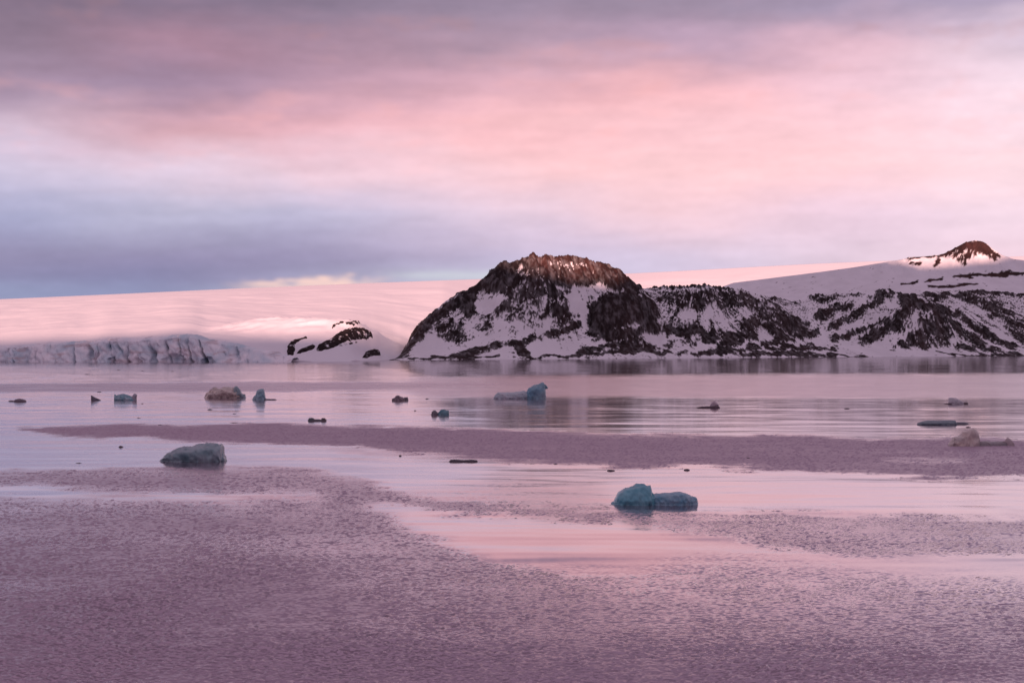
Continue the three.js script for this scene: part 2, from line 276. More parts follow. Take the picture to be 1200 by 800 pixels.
// where rock shows through the snow: [+1 rock | -1 snow, width of the edge or half-width of the stroke, outline]; 'p' closed outlines, 's' strokes
const cover = [
  ['p', 0.9, [[458, 423], [470, 411], [484, 389], [490, 379], [540, 342], [575, 316], [590, 303], [606, 304], [601, 330], [592, 343], [575, 343], [562, 340], [556, 356], [561, 371], [546, 370], [536, 357], [522, 372], [503, 386], [492, 401], [476, 419]]],
  ['p', 0.75, [[600, 306], [625, 294], [680, 298], [715, 308], [735, 322], [756, 338], [742, 344], [716, 339], [700, 331], [688, 336], [665, 338], [646, 331], [634, 318], [613, 313]]],
  ['p', 0.19, [[640, 303], [665, 305], [685, 308], [690, 313], [675, 319], [655, 317], [646, 311]]],
  ['p', 0.25, [[597, 312], [625, 308], [650, 335], [664, 352], [678, 372], [668, 377], [640, 378], [612, 376], [590, 372], [575, 366], [592, 352]]],
  ['p', 0.35, [[575, 366], [590, 350], [608, 344], [612, 372], [600, 379], [582, 374]]],
  ['p', 0.2, [[512, 396], [516, 380], [532, 372], [545, 378], [544, 398], [530, 402]]],
  ['p', 0.05, [[548, 372], [572, 366], [582, 385], [570, 394], [556, 388]]],
  ['p', -0.8, [[561, 353], [590, 346], [597, 350], [584, 361], [570, 364]]],
  ['p', -0.5, [[668, 342], [702, 334], [704, 340], [690, 350], [682, 372], [668, 366], [662, 350]]],
  ['p', 1.0, [[688, 394], [688, 374], [692, 358], [703, 348], [722, 343], [748, 342], [766, 356], [773, 372], [757, 379], [733, 380], [716, 386], [700, 397]]],
  ['p', 0.15, [[706, 396], [722, 386], [770, 378], [790, 372], [770, 350], [785, 352], [800, 378], [795, 388], [750, 390]]],
  ['s', 3.2, [[528, 418], [560, 411], [585, 405], [612, 401], [640, 393], [678, 381]]],
  ['p', 1, [[605, 420], [606, 407], [612, 400], [620, 404], [622, 419]]],
  ['s', 3.2, [[455, 422], [466, 414], [476, 402], [486, 388]]],
  ['s', 1.2, [[480, 419.6], [530, 418.6], [582, 418.2]]],
  ['s', 1.4, [[600, 420], [640, 418], [700, 414.5], [745, 412], [800, 413.5]]],
  ['s', 2.5, [[676, 413], [700, 409], [724, 404], [745, 398]]],
  ['s', 3.6, [[712, 398], [740, 389], [780, 385], [812, 389], [845, 394], [872, 399]]],
  ['s', 2.6, [[696, 400], [716, 393], [730, 389]]],
  ['p', 0.35, [[702, 412], [726, 405], [750, 398], [772, 404], [765, 411], [735, 413]]],
  ['p', 0.3, [[772, 407], [795, 396], [820, 398], [815, 408], [790, 411]]],
  ['p', 0.32, [[772, 345], [800, 341], [840, 340], [872, 345], [905, 354], [932, 369], [950, 386], [930, 395], [905, 398], [890, 390], [868, 384], [866, 374], [882, 372], [874, 360], [850, 364], [830, 361], [815, 366], [795, 362], [778, 356]]],
  ['p', -0.5, [[795, 366], [815, 364], [818, 376], [806, 380], [796, 376]]],
  ['p', -0.35, [[828, 366], [840, 354], [848, 366], [866, 372], [862, 384], [832, 385]]],
  ['p', 0.9, [[866, 386], [872, 377], [884, 375], [892, 381], [890, 390], [874, 392]]],
  ['s', 4, [[798, 386], [820, 388], [850, 394], [886, 396]]],
  ['s', 4, [[755, 384], [780, 388], [805, 393]]],
  ['s', 3.2, [[882, 408], [905, 402], [942, 392]]],
  ['s', 3, [[826, 399], [850, 396], [868, 400], [845, 405]]],
  ['s', 2.2, [[800, 414.2], [845, 412.4], [890, 415], [950, 413.6]]],
  ['s', 1.8, [[838, 409], [880, 409.5], [940, 408]]],
  ['s', 1.4, [[752, 338], [780, 337], [815, 334.5], [850, 337], [872, 339.5], [893, 343]]],
  ['s', 1.8, [[870, 345], [895, 354], [920, 366], [945, 380]]],
  ['s', 1.3, [[905, 349], [924, 351], [938, 357]]],
  ['p', -0.6, [[950, 358], [980, 356], [1004, 346], [1016, 345], [1002, 362], [985, 358], [960, 368]]],
  ['p', -0.6, [[984, 394], [1010, 376], [1040, 354], [1056, 350], [1050, 362], [1020, 382], [996, 396]]],
  ['p', -0.6, [[1112, 356], [1128, 347], [1160, 346], [1180, 352], [1172, 368], [1140, 371], [1122, 365]]],
  ['p', -0.6, [[1116, 378], [1126, 374], [1132, 388], [1130, 402], [1120, 402]]],
  ['p', -0.6, [[970, 402], [1010, 396], [1044, 398], [1042, 414], [985, 414]]],
  ['p', 0.55, [[942, 348], [950, 345], [1000, 343], [1016, 341], [992, 350], [976, 356], [958, 354]]],
  ['p', 0.5, [[1003, 369], [1018, 351], [1034, 338], [1052, 342], [1046, 350], [1030, 359], [1012, 369]]],
  ['p', 0.9, [[1050, 347], [1064, 342], [1086, 353], [1110, 360], [1130, 368], [1126, 372], [1095, 367], [1060, 361]]],
  ['p', 0.42, [[1044, 409], [1060, 396], [1074, 386], [1084, 370], [1100, 365], [1112, 376], [1119, 395], [1117, 406], [1100, 409]]],
  ['p', -0.4, [[1046, 400], [1056, 388], [1070, 378], [1072, 384], [1060, 394]]],
  ['s', 3.2, [[972, 384], [995, 375], [1012, 364]]],
  ['s', 4, [[960, 372], [980, 363], [996, 359]]],
  ['s', 3, [[980, 398], [1015, 386], [1045, 374], [1066, 366]]],
  ['s', 4.2, [[1012, 399], [1034, 390], [1056, 380]]],
  ['s', 2.2, [[1085, 345], [1120, 347], [1145, 341], [1200, 345], [1290, 352]]],
  ['p', 0.45, [[1127, 350], [1138, 341], [1150, 349], [1146, 357], [1133, 357]]],
  ['s', 3.4, [[1158, 358], [1172, 360]]],
  ['s', 2.6, [[1160, 371], [1172, 369]]],
  ['s', 2.8, [[1130, 374], [1145, 384], [1165, 397], [1188, 409]]],
  ['s', 3.6, [[1108, 372], [1130, 388], [1152, 406]]],
  ['s', 2.6, [[1150, 352], [1175, 362], [1205, 380], [1250, 396]]],
  ['p', 0.1, [[1172, 372], [1190, 366], [1215, 384], [1230, 408], [1200, 408], [1184, 392]]],
  ['s', 3, [[1124, 407], [1150, 408], [1172, 412]]],
  ['s', 2.6, [[1176, 415], [1196, 415.5]]],
  ['s', 1.2, [[1098, 414.4], [1150, 416], [1260, 417.5]]],
  ['p', 0.6, [[908, 374], [922, 368], [950, 378], [935, 386], [915, 388]]],
  ['s', 3.2, [[910, 399], [935, 394], [958, 390]]],
  ['s', 2.6, [[915, 407], [945, 407], [980, 409]]],
  ['s', 1.3, [[935, 416], [980, 417.4], [1024, 418]]],
].map(([k, w, P]) => ({ k, w, P, b: boxOf(P, 9) }));
const sunlitTop = [[612, 292], [640, 290], [690, 294], [725, 306], [742, 326], [722, 335], [700, 330], [668, 334], [645, 326], [628, 312]];  // top of the mountain where low sun is painted into the rock colour
function rockAt(list, u, v, base = -0.75) {
  let c = base;
  for (const q of list) {
    if (u < q.b[0] || u > q.b[2] || v < q.b[1] || v > q.b[3]) continue;
    if (q.k === 'p') { const t = smooth(-2.5, 4, polyDist(q.P, u, v)); c = mix(c, q.w > 0.2 ? Math.max(c, q.w) : q.w, t); } else { const d = lineDist(q.P, u, v); c = Math.max(c, mix(base, 0.62, 1 - smooth(0.3 * q.w, 2.1 * q.w, d))); }
  }
  return c;
}
function paintGround(c, rock, x, y, z, sunRed = 0) {
  const big = fbm(x / 60 + 4, z / 60 + y / 30, 3), tone = 0.85 + 0.5 * big + 0.5 * n3(x / 5, y / 5, z / 5);
  const dust = 1 - 0.1 * clamp(0.4 + big);
  for (let k = 0; k < 3; k++) c[k] = mix(SNOW[k] * dust, mix(ROCK[k], SUNLIT_RED_ROCK[k], clamp(0.12 + 0.25 * big + sunRed)) * clamp(tone, 0.5, 1.7), rock);
}
{
  const us = [], ds = [];
  for (let u = 432; u <= 1300; u += 0.92) us.push(u);
  for (let d = 2068; d < 2276; d += 3.2) ds.push(d);
  for (let d = 2276; d < 2720; d += 2.4) ds.push(d);
  for (let d = 2720; d < 3100; d += 3.3) ds.push(d);
  for (let d = 3100; d < 4150; d += 5) ds.push(d);
  for (let d = 4150; d < 4700; d += 40) ds.push(d);
  const g = gridGeometry(us.length, ds.length, (i, j, p, c) => {
    const u = us[i], d = ds[j], x = bearX(u, d), z = -d;
    let h = -30;
    for (const b of blocks) h = Math.max(h, blockHeight(b, u, d, x));
    const v0 = HORIZON - (h - EYE) / d * F;
    const wu = 8 * fbm(x / 46, (z + h) / 46, 3), wv = 5 * fbm(x / 36 + 5, h / 26 + z / 60, 3);
    const cov = rockAt(cover, u + wu, v0 + wv, mix(-0.2, -0.55, smooth(384, 404, v0 + wv)));
    const fx = u < 775 ? 75 : u < 955 ? 390 : 1005, fh = u < 775 ? 235 : u < 955 ? 190 : 260;      // head of the fan
    const along = (x - fx) / Math.max(60, fh - h) * 150 + 9 * n2(x / 33, h / 28) + 4 * n2(x / 11, h / 12), down = h - z * 0.35;
    const rib = 0.55 * (ridged(along / 34, down / 150, 2) - 0.35) + 0.5 * (ridged(along / 13 + 7, down / 60, 2) - 0.35) + 0.35 * (ridged(along / 5.5, down / 26 + 3, 2) - 0.35);
    const crag = smooth(-0.45, 0.35, cov) * clamp((h - 4) / 25);
    const bench = n2(x / 60, h / 9 + z / 200) + 0.6 * n2(x / 22, h / 4.2);
    const block = worley(x / 19 + 0.3 * n2(x / 9, z / 9), h / 26, z / 19) + 0.5 * worley(x / 8, h / 11 + 5, z / 8) - 0.75;
    h += crag * (9 * rib + 9 * block + 2.2 * bench + 2.2 * fbm(x / 7, z / 7 + h / 7, 2)) * (1 - 0.2 * smooth(150, 175, h)) + clamp(h / 6) * 0.7 * fbm(x / 9, z / 9, 2);
    p[0] = x; p[1] = h; p[2] = z;
    const speck = (u < 775 ? 1.25 : 1.5) * rib + 0.35 * bench + 0.4 * n3(x / 8, h / 6, z / 12) + 0.5 * n3(x / 3.6, h / 2.8, z / 5) + 0.4 * n3(x / 2, h / 1.6, z / 3) + 0.35 * fbm(x / 110, h / 50 + z / 160, 2);
    const veil = clamp(0.12 + 0.5 * n3(x / 11, h / 16, z / 20) + 0.45 * n3(x / 4, h / 7, z / 8) - 0.25 * rib) * 0.4;   // thin snow caught on scree
    const rock = smooth(-0.09, 0.09, cov + speck * 1.15 - (u < 775 ? 0.16 : 0.3)) * (1 - veil);
    const sunRed = smooth(-4, 8, polyDist(sunlitTop, u + wu, v0 + wv)) * (0.75 + 0.8 * n3(x / 14, h / 20, z / 14));  // painted sun glow: lighter, redder rock on the lit top
    paintGround(c, rock, x, h, z, sunRed);
  }, true);
  structure(mesh('mountain', g, snowMaterial), 'dark rocky coastal mountain streaked with snow across the water');
}

// far snow slope with its small summit, on the right
{
  const line = [[790, 372], [820, 345], [860, 331], [900, 326], [960, 318.5], [1000, 313], [1040, 306.5], [1061, 303], [1065, 301], [1080, 300.5], [1100, 298.5], [1108, 296.5], [1120, 290], [1130, 284.5], [1137, 282.3], [1145, 281.6], [1155, 284], [1164, 291], [1174, 298], [1188, 303], [1200, 304.5], [1250, 311], [1400, 330]];
  const cover2 = [
    ['p', 1.0, [[1116, 293], [1130, 283], [1145, 279], [1158, 284], [1165, 293], [1158, 296], [1146, 293.5], [1135, 294]]],
    ['p', 0.3, [[1098, 302], [1120, 289], [1145, 278], [1162, 286], [1172, 300], [1167, 308], [1156, 299], [1142, 300], [1131, 309], [1116, 304]]],
    ['s', 2.8, [[1100, 300], [1114, 295], [1130, 287]]], ['s', 2.2, [[1136, 294], [1133, 301], [1132, 308]]], ['s', 2.0, [[1126, 296], [1122, 302]]], ['s', 2.2, [[1164, 294], [1167, 305]]],
    ['s', 1.8, [[1070, 308.5], [1080, 309.5]]], ['s', 1.8, [[1094, 310], [1102, 305]]], ['s', 1.1, [[1064, 303], [1085, 301], [1104, 299.5]]],
    ['s', 1.4, [[1056, 333], [1076, 330]]], ['s', 1.4, [[1087, 329], [1105, 326.5]]], ['s', 1.6, [[1120, 324], [1160, 321.5], [1210, 320], [1290, 322]]], ['s', 2.4, [[1164, 322.5], [1182, 320.5]]], ['s', 1.3, [[1088, 336.5], [1145, 332.5]]],
  ].map(([k, w, P]) => ({ k, w, P, b: boxOf(P, 7) }));
  const nu = 560, nv = 180;
  const g = gridGeometry(nu, nv, (i, j, p, c) => {
    const u = mix(780, 1400, i / (nu - 1)), t0 = j / (nv - 1), d = t0 < 0.86 ? mix(4350, 5700, t0 / 0.86) : mix(5700, 7000, (t0 - 0.86) / 0.14), x = bearX(u, d), z = -d;
    const v = lerpPts(line, u), top = riseY(v, 5700), base = riseY(lerpPts([[780, 372], [820, 345], [900, 328], [1000, 316], [1080, 308], [1140, 306], [1200, 307], [1400, 330]], u), 5700);
    let h;
    const t = clamp((d - 4350) / 1350);
    h = mix(60, base, 0.7 * t + 0.3 * t * t) + (top - base) * smooth(5450, 5700, d) * 1;
    if (d > 5700) h = top - (d - 5700) * 0.22;
    const rel = smooth(5400, 5600, d) * (1 - smooth(5680, 5700, d)) * clamp((top - base) / 40);
    h += 5 * fbm(x / 160, z / 160, 3) * t * (1 - t) * 2 + rel * 22 * (ridged(x / 46, z / 200, 3) - 0.5) + 1.2 * fbm(x / 30, z / 30, 2) * (d < 5690 ? 1 : 0);
    p[0] = x; p[1] = h; p[2] = z;
    const vv = HORIZON - (h - EYE) / d * F;
    const cov = rockAt(cover2, u + 6 * fbm(x / 60, h / 30, 2), vv + 3 * fbm(x / 50, h / 25 + 3, 2), -0.6);
    const fan = (x - 1790) / Math.max(40, 470 - h) * 120, speck = 0.9 * (ridged(fan / 26, h / 90, 2) - 0.4) + 0.5 * n3(x / 30, h / 15, z / 40) + 0.6 * n3(x / 12, h / 7, z / 14) + 0.4 * n3(x / 6, h / 4, z / 8);
    paintGround(c, smooth(-0.15, 0.15, cov + 1.0 * speck - 0.02), x, h, z, 0.6);  // rock reddened here to paint in the low sun on the summit
  }, true);
  structure(mesh('snow_slope', g, snowMaterial), 'pale snow slope rising to a small rocky summit');
}

// ice cap with its low hill on the left
const capLine = [[-400, 366], [-150, 357], [0, 350.5], [137, 344.5], [265, 338.5], [437, 331.3], [560, 327], [740, 320.5], [850, 314.5], [960, 308.5], [1040, 305.5], [1200, 300], [1500, 292]];
const cliffTop = [[-400, 410], [-150, 408], [0, 407], [25, 405], [60, 402], [100, 401.5], [125, 397], [150, 398], [180, 396], [205, 393], [225, 394], [240, 400], [262, 403], [290, 409], [318, 415], [336, 421], [380, 424.8], [1600, 425]];
const hillLine = [[205, 408], [230, 396], [250, 387], [270, 381], [300, 375], [340, 372], [390, 372.5], [420, 376], [450, 388], [480, 401], [510, 412]];
function capFoot(u) { return (capFoot0(u - 30) + capFoot0(u - 12) + capFoot0(u) + capFoot0(u + 12) + capFoot0(u + 30)) / 5; }
function capFoot0(u) { return u < 336 ? lerpPts([[-400, 1830], [0, 1862], [150, 1850], [240, 1862], [336, 1890]], u) : lerpPts([[336, 1890], [400, 1890], [440, 1990], [462, 2350], [500, 2480], [560, 2800], [640, 4300], [800, 5800], [1500, 6000]], u); }
const capCrest = (u) => lerpPts([[-400, 4700], [520, 4700], [700, 8200], [1500, 8600]], u);
function capHeight(u, d, x) {
  const f = capFoot(u), h0 = riseY(easePts(cliffTop, u, 8), f) * (1 - smooth(400, 480, u)) + 40 * smooth(520, 640, u) - 1.2 * smooth(380, 480, u), dc = capCrest(u), hc = riseY(easePts(capLine, u, 70), dc);
  const t = (d - f) / (dc - f);
  let h = t <= 1 ? mix(h0, hc, 0.8 * t + 0.2 * Math.sin(t * Math.PI / 2)) : hc - ((d - dc) ** 1.2) * 0.01;
  if (u >= 290 && t > 0 && t < 1) { const k = clamp((d - f) / 160); h = Math.max(h, -1 + 9 * Math.sqrt(k) * smooth(290, 390, u) * (1 - smooth(470, 520, u))); }
  const vh = easePts(hillLine, u, 22);
  if (vh < 411.9 && d < 3300) {
    const top = riseY(vh, 2120);
    const q = d < 2120 ? smooth(1905, 2130, d) : 1 - smooth(2120, 2800, d);
    const hill = mix(Math.min(h, top), top, q) + q * (6 * ridged(x / 34, -d / 40, 5) - 3.6), gap = hill - h;
    h += 0.5 * (gap + Math.sqrt(gap * gap + 30)) * smooth(0, 0.15, q) * (u < 395 ? 1 : mix(1, smooth(0, 170, d - f), smooth(395, 425, u)));
  }
  return h + clamp(t * 8) * (1 - smooth(dc - 1100, dc - 50, d)) * (2.4 * fbm(x / 90, d / 110, 3) + 0.7 * fbm(x / 22, d / 26, 3)) + clamp(t * 8) * 5 * fbm(x / 260, d / 330, 2) * (1 - smooth(dc - 700, dc - 10, d));
}
{
  const ds = [];
  const nu = 520;
  for (let k = 0; k <= 230; k++) ds.push((k / 230) ** 1.5);
  const g = gridGeometry(nu, ds.length + 6, (i, j, p, c) => {
    const u = mix(-400, 1500, (i / (nu - 1)) ** 1.25), f = capFoot(u), d = j < ds.length ? mix(f, capCrest(u), ds[j]) : capCrest(u) + (j - ds.length + 1) * 500, x = bearX(u, d);
    const h = j ? capHeight(u, d, x) : -4;
    p[0] = x; p[1] = h; p[2] = -d;
    c[0] = SNOW[0]; c[1] = SNOW[1]; c[2] = SNOW[2];
  }, true);
  structure(mesh('ice_cap', g, snowMaterial), 'smooth pink-lit ice cap rising to a straight sky line');
}

// ridge behind the camera that keeps the low sun off the bay
{
  const shade = [[-6000, -120], [-3000, -110], [-900, -52], [-520, -44], [-330, -30], [-200, -26], [-160, 80], [-120, 165], [-60, 192], [20, 166], [180, 166], [250, 235], [400, 380], [775, 690], [1040, 735], [1440, 760], [1540, 706], [1800, 732], [1900, 770], [2600, 830], [6000, 700]];
  const T = Math.tan(SUN_ELEVATION), Z = 4000, nu = 700, nv = 71;
  const g = gridGeometry(nu, nv, (i, j, p, c) => {
    const x = mix(-6500, 6500, i / (nu - 1)), z = mix(1400, 7000, j / (nv - 1));
    const crest = lerpPts(shade, x) + (2500 + Z) * T + 8 * fbm(x / 90, 3, 3) * 0.7;
    const k = z < Z ? smooth(1400, Z, z) : 1 - smooth(Z, 7000, z), q = Math.pow(k, 1.4);
    const h = mix(-10, crest, q) + (1 - q) * q * 4 * 70 * (ridged(x / 700, z / 700, 4) - 0.5);
    p[0] = x; p[1] = h; p[2] = z;
    paintGround(c, smooth(0.1, 0.3, fbm(x / 160, z / 160, 4) + 0.02), x, h, z);
  }, true);
  structure(mesh('mountain_ridge', g, snowMaterial), 'snowy ridge across the bay that blocks the low sun');
}

// ---------------------------------------------------------------- glacier front
const iceMaterial = new THREE.MeshPhysicalMaterial({ color: 0xffffff, vertexColors: true, roughness: 0.32, ior: 1.31, clearcoat: 0.5, clearcoatRoughness: 0.25 });
const cliffMaterial = new THREE.MeshPhysicalMaterial({ color: 0xffffff, vertexColors: true, roughness: 0.7, specularIntensity: 0.4 });
{
  const caves = [[203, 425.5, 26, 11, 9], [243, 425.5, 17, 7.5, 8], [130, 423, 7, 5, 6]];
  const nu = 900, nv = 84;
  const g = gridGeometry(nu, nv, (i, j, p, c) => {
    const u = mix(-300, 338, i / (nu - 1)), s = j / (nv - 1);
    const vt = easePts(cliffTop, u, 8), dFoot = seaDepth(424.2) - 4, dTop = capFoot(u) + 3, x0 = bearX(u, dFoot);
    const hTop = riseY(vt, capFoot(u)) + 2.2 + 1.6 * n2(x0 / 14, 2.2) + 1.2 * n2(x0 / 5, 8.1);
    const y = s < 0.92 ? mix(-3, hTop, s / 0.92) : hTop - 5 * (s - 0.92) / 0.08;
    const lean = s < 0.8 ? 0.5 * s / 0.8 : 0.5 + 0.5 * Math.min(1, (s - 0.8) / 0.12);
    let d = mix(dFoot, dTop, lean) + (s > 0.92 ? 40 * (s - 0.92) / 0.08 : 0);
    const edge = smooth(0.97, 0.88, s), wx = x0 + 4 * n2(x0 / 11, y / 9) + 0.35 * y;
    const serac = worley(wx / 13, y / 24, 0.5), shard = worley(wx / 5.5 + 9, y / 9, 4.5), crack = smooth(0.6, 0.95, worley(wx / 9 + 3, y / 40, 7.5));
    d += edge * (13 * serac * serac + 6 * shard - 7 + 14 * crack + 5 * n2(x0 / 60 + 3, y / 40));
    for (const [cu, cv, w, hh, deep] of caves) { const vv = HORIZON - (y - EYE) / dFoot * F, q = ((u + 5 * n2(u / 7, y / 8) - cu) / (w * 0.5)) ** 2 + ((vv + 2 * n2(u / 4, 3) - cv) / hh) ** 2; d += smooth(1.25, 0.6, q) * deep; }
    p[0] = x0; p[1] = y; p[2] = -d;
    const blue = clamp(0.35 + 0.9 * n2(x0 / 30 + 9, y / 22) + 0.6 * n2(wx / 9, y / 8)), dirt = smooth(0.3, 0.6, fbm(x0 / 26 + 2, y / 8, 3) + 0.12);
    const w = [0.86, 0.86, 0.89], bl = [0.44, 0.6, 0.68], di = [0.52, 0.42, 0.43];
    for (let k = 0; k < 3; k++) c[k] = mix(mix(w[k], bl[k], blue), di[k], dirt * 0.6);
  }, true);
  tag(mesh('glacier_front', g, cliffMaterial), 'crevassed pale grey-blue glacier cliff with dark hollows at the waterline', 'glacier');
}

// ---------------------------------------------------------------- lofted lumps: icebergs and rocks
// outline: [px, py] of the photograph along the top edge; waterline or ground row sets the distance
function worley(x, y, z) {
  const X = Math.floor(x), Y = Math.floor(y), Z = Math.floor(z);
  let m = 9;
  for (let i = -1; i < 2; i++) for (let j = -1; j < 2; j++) for (let k = -1; k < 2; k++) {
    const h = PERM[PERM[PERM[(X + i) & 255] + ((Y + j) & 255)] + ((Z + k) & 255)], a = X + i + PERM[h] / 255 - x, b = Y + j + PERM[h + 1] / 255 - y, c = Z + k + PERM[h + 2] / 255 - z;
    m = Math.min(m, a * a + b * b + c * c);
  }
  return Math.sqrt(m);
}
function loft(o) {
  const { top, ground, d, deep = 0.5, seed = 1, n = 2.4, rough = 0.06, size = 0.8, under = 0.6, nu = 96, nv = 56, bow = 0, notch = 0.14, colors, facet = 0.5, lean = 0, groundR = o.ground } = o;
  const s = d / F, x0 = bearX(top[0][0], d), x1 = bearX(top[top.length - 1][0], d), len = x1 - x0, cx = (x0 + x1) / 2, line = (px) => mix(ground, groundR, clamp((px - top[0][0]) / (top[top.length - 1][0] - top[0][0]))), maxH = Math.max(...top.map((q) => (line(q[0]) - q[1]) * s));
  const pos = [], col = [], idx = [], R = rng(seed * 97 + 5);
  const cuts = [...Array(8)].map((_, k) => ({ a: (k + 0.15 + 0.7 * R()) / 8 * Math.PI * 2, drift: (R() - 0.5) * 1.6, r: 0.74 + 0.2 * R(), at: R(), wide: 0.25 + 0.4 * R() }));
  for (let i = 0; i < nu; i++) {
    const t = i / (nu - 1), tt = 0.5 - 0.5 * Math.cos(t * Math.PI) * 0.9 - 0.05 * (1 - 2 * t) * 1, px = mix(top[0][0], top[top.length - 1][0], clamp(tt)), x = bearX(px, d) - cx;
    const sill = (ground - line(px)) * s, h = Math.max(0.02, (line(px) - lerpPts(top, px)) * s), e = Math.pow(Math.max(0.0, 1 - Math.abs(2 * tt - 1) ** 2.6), 0.5), w = deep * len * (0.12 + 0.88 * e) * (0.6 + 0.4 * h / maxH) * 0.5 * clamp(t * 14 + 0.05) * clamp((1 - t) * 14 + 0.05);
    for (let j = 0; j <= nv; j++) {
      const a = j / nv * Math.PI * 2, ca = Math.cos(a), sa = Math.sin(a), pw = (q) => Math.sign(q) * Math.abs(q) ** (2 / n);
      let cut = 1;
      for (const q of cuts) { const b = Math.cos(a - q.a - q.drift * (t - 0.5)); if (b > 0.2 && sa > -0.1) cut = Math.min(cut, (q.r + 0.5 * Math.max(0, Math.abs(t - q.at) - q.wide)) / b); }
      let zz = cut * pw(ca) * w, yy = sa >= 0 ? mix(cut, 1, sa * sa) * pw(sa) * h : pw(sa) * under * (0.3 + 0.7 * e);
      zz *= 1 - notch * Math.exp(-((yy / (0.12 * maxH + 0.05)) ** 2)) - lean * clamp(yy / maxH) * 0.4;
      zz += bow * w * clamp(yy / maxH);
      const k = 1 / (size * maxH), gx = (x + seed * 13.7) * k, gy = yy * k, gz = zz * k;
      const cell = 1.6 * worley(gx * 2.1, gy * 2.1 + seed, gz * 2.1) + 0.8 * worley(gx * 5, gy * 5, gz * 5 + seed) - 1.15, fine = n3(gx * 3.1, gy * 3.1, gz * 3.1 + seed) + 0.5 * n3(gx * 6.7, gy * 6.7, gz * 6.7);
      const amp = 2.3 * rough * maxH * clamp(t * 9) * clamp((1 - t) * 9), f = facet * cell + (1 - facet) * fine;
      zz += Math.sign(ca) * amp * f * 2.2 * Math.abs(ca); yy += sa > 0 ? amp * f * sa * 0.9 : 0;
      pos.push(x + amp * 0.4 * fine, yy + sill, zz);
      const q = colors(gx, gy, gz, yy / maxH, t); col.push(q[0], q[1], q[2]);
    }
  }
  const m = nv + 1;
  for (let i = 0; i < nu - 1; i++) for (let j = 0; j < nv; j++) { const a = i * m + j, b = a + m; idx.push(a, a + 1, b, b, a + 1, b + 1); }
  const g = new THREE.BufferGeometry();
  g.setAttribute('position', new THREE.Float32BufferAttribute(pos, 3)); g.setAttribute('color', new THREE.Float32BufferAttribute(col, 3)); g.setIndex(idx);
  g.computeVertexNormals();
  const N = g.attributes.normal;                       // close the seam of each ring
  for (let i = 0; i < nu; i++) { const a = i * m, b = a + nv, v = new THREE.Vector3(N.getX(a) + N.getX(b), N.getY(a) + N.getY(b), N.getZ(a) + N.getZ(b)).normalize(); N.setXYZ(a, v.x, v.y, v.z); N.setXYZ(b, v.x, v.y, v.z); }
  return { g, cx };
}
const ice = (a, b, dirty = 0, dirtColor = [0.2, 0.13, 0.1]) => (x, y, z) => {
  const t = clamp(0.5 + 0.9 * n3(x * 0.9 + 4, y * 1.4, z * 0.9) + 0.5 * n3(x * 2.6, y * 3.4, z * 2.6)), k = dirty * smooth(0.0, 0.35, n3(x * 1.6 + 8, y * 2.5, z * 1.6) + 0.4 * n3(x * 5, y * 5, z * 5));
  return [0, 1, 2].map((i) => mix(mix(a[i], b[i], t), dirtColor[i], k));
};
function iceberg(name, label, parts, group) {
  const root = new THREE.Group(); root.name = numbered(name); scene.add(root); tag(root, label, 'iceberg', group);
  const first = parts[0], d = seaDepth(first.ground), made = parts.map((q) => ({ q, ...loft({ d: seaDepth(q.ground), ...q }) }));
  root.position.set(made[0].cx, 0, -d);
  for (const { q, g, cx } of made) { const o = mesh(q.part, g, iceMaterial, root); o.position.set(cx - made[0].cx, q.lift ?? 0, (q.z ?? 0) + d - (q.d ?? seaDepth(q.ground))); }
  return root;
}
const TEAL = [0.1, 0.36, 0.42], DEEP = [0.04, 0.13, 0.17], PALE = [0.42, 0.55, 0.58], GREY = [0.3, 0.36, 0.38], SAND = [0.66, 0.55, 0.48], SLATE = [0.13, 0.2, 0.22];
iceberg('iceberg', 'two-lobed teal iceberg with a hooked peak and a long low tongue', [
  { part: 'body', ground: 589, top: [[716, 588.5], [719, 588], [722, 582], [726, 576], [734, 571.5], [742, 569.5], [746, 567], [755, 567], [758, 569], [762, 568.6], [762.6, 573], [764, 577], [768, 580], [772, 585], [776, 589]], deep: 0.85, seed: 2, rough: 0.05, colors: ice([0.06, 0.32, 0.4], [0.2, 0.46, 0.52], 0.12, [0.28, 0.32, 0.3]) },
  { part: 'tongue', ground: 589, top: [[756, 588], [761, 582], [766, 578.5], [776, 577], [788, 576.5], [794, 575.6], [802, 577], [808, 579.5], [812, 581.5], [816, 582.4], [817, 585], [818, 588.5]], deep: 0.6, seed: 3, rough: 0.05, z: 0.2, colors: ice([0.1, 0.32, 0.43], [0.32, 0.48, 0.55]) },
]);
iceberg('iceberg', 'dark slate-teal iceberg shaped like a sloping whaleback', [
  { part: 'body', ground: 539.8, top: [[186.5, 539.3], [191, 536], [197, 530], [204, 526.5], [212, 523.5], [222, 522.6], [230, 522], [236, 520], [246, 519.2], [254, 519.4], [260, 521], [261, 525], [259, 529], [262, 533], [265, 537.5], [266, 539.6]], deep: 0.7, seed: 5, rough: 0.06, colors: ice([0.12, 0.24, 0.27], [0.32, 0.42, 0.44], 0.15, [0.16, 0.17, 0.18]) },
]);
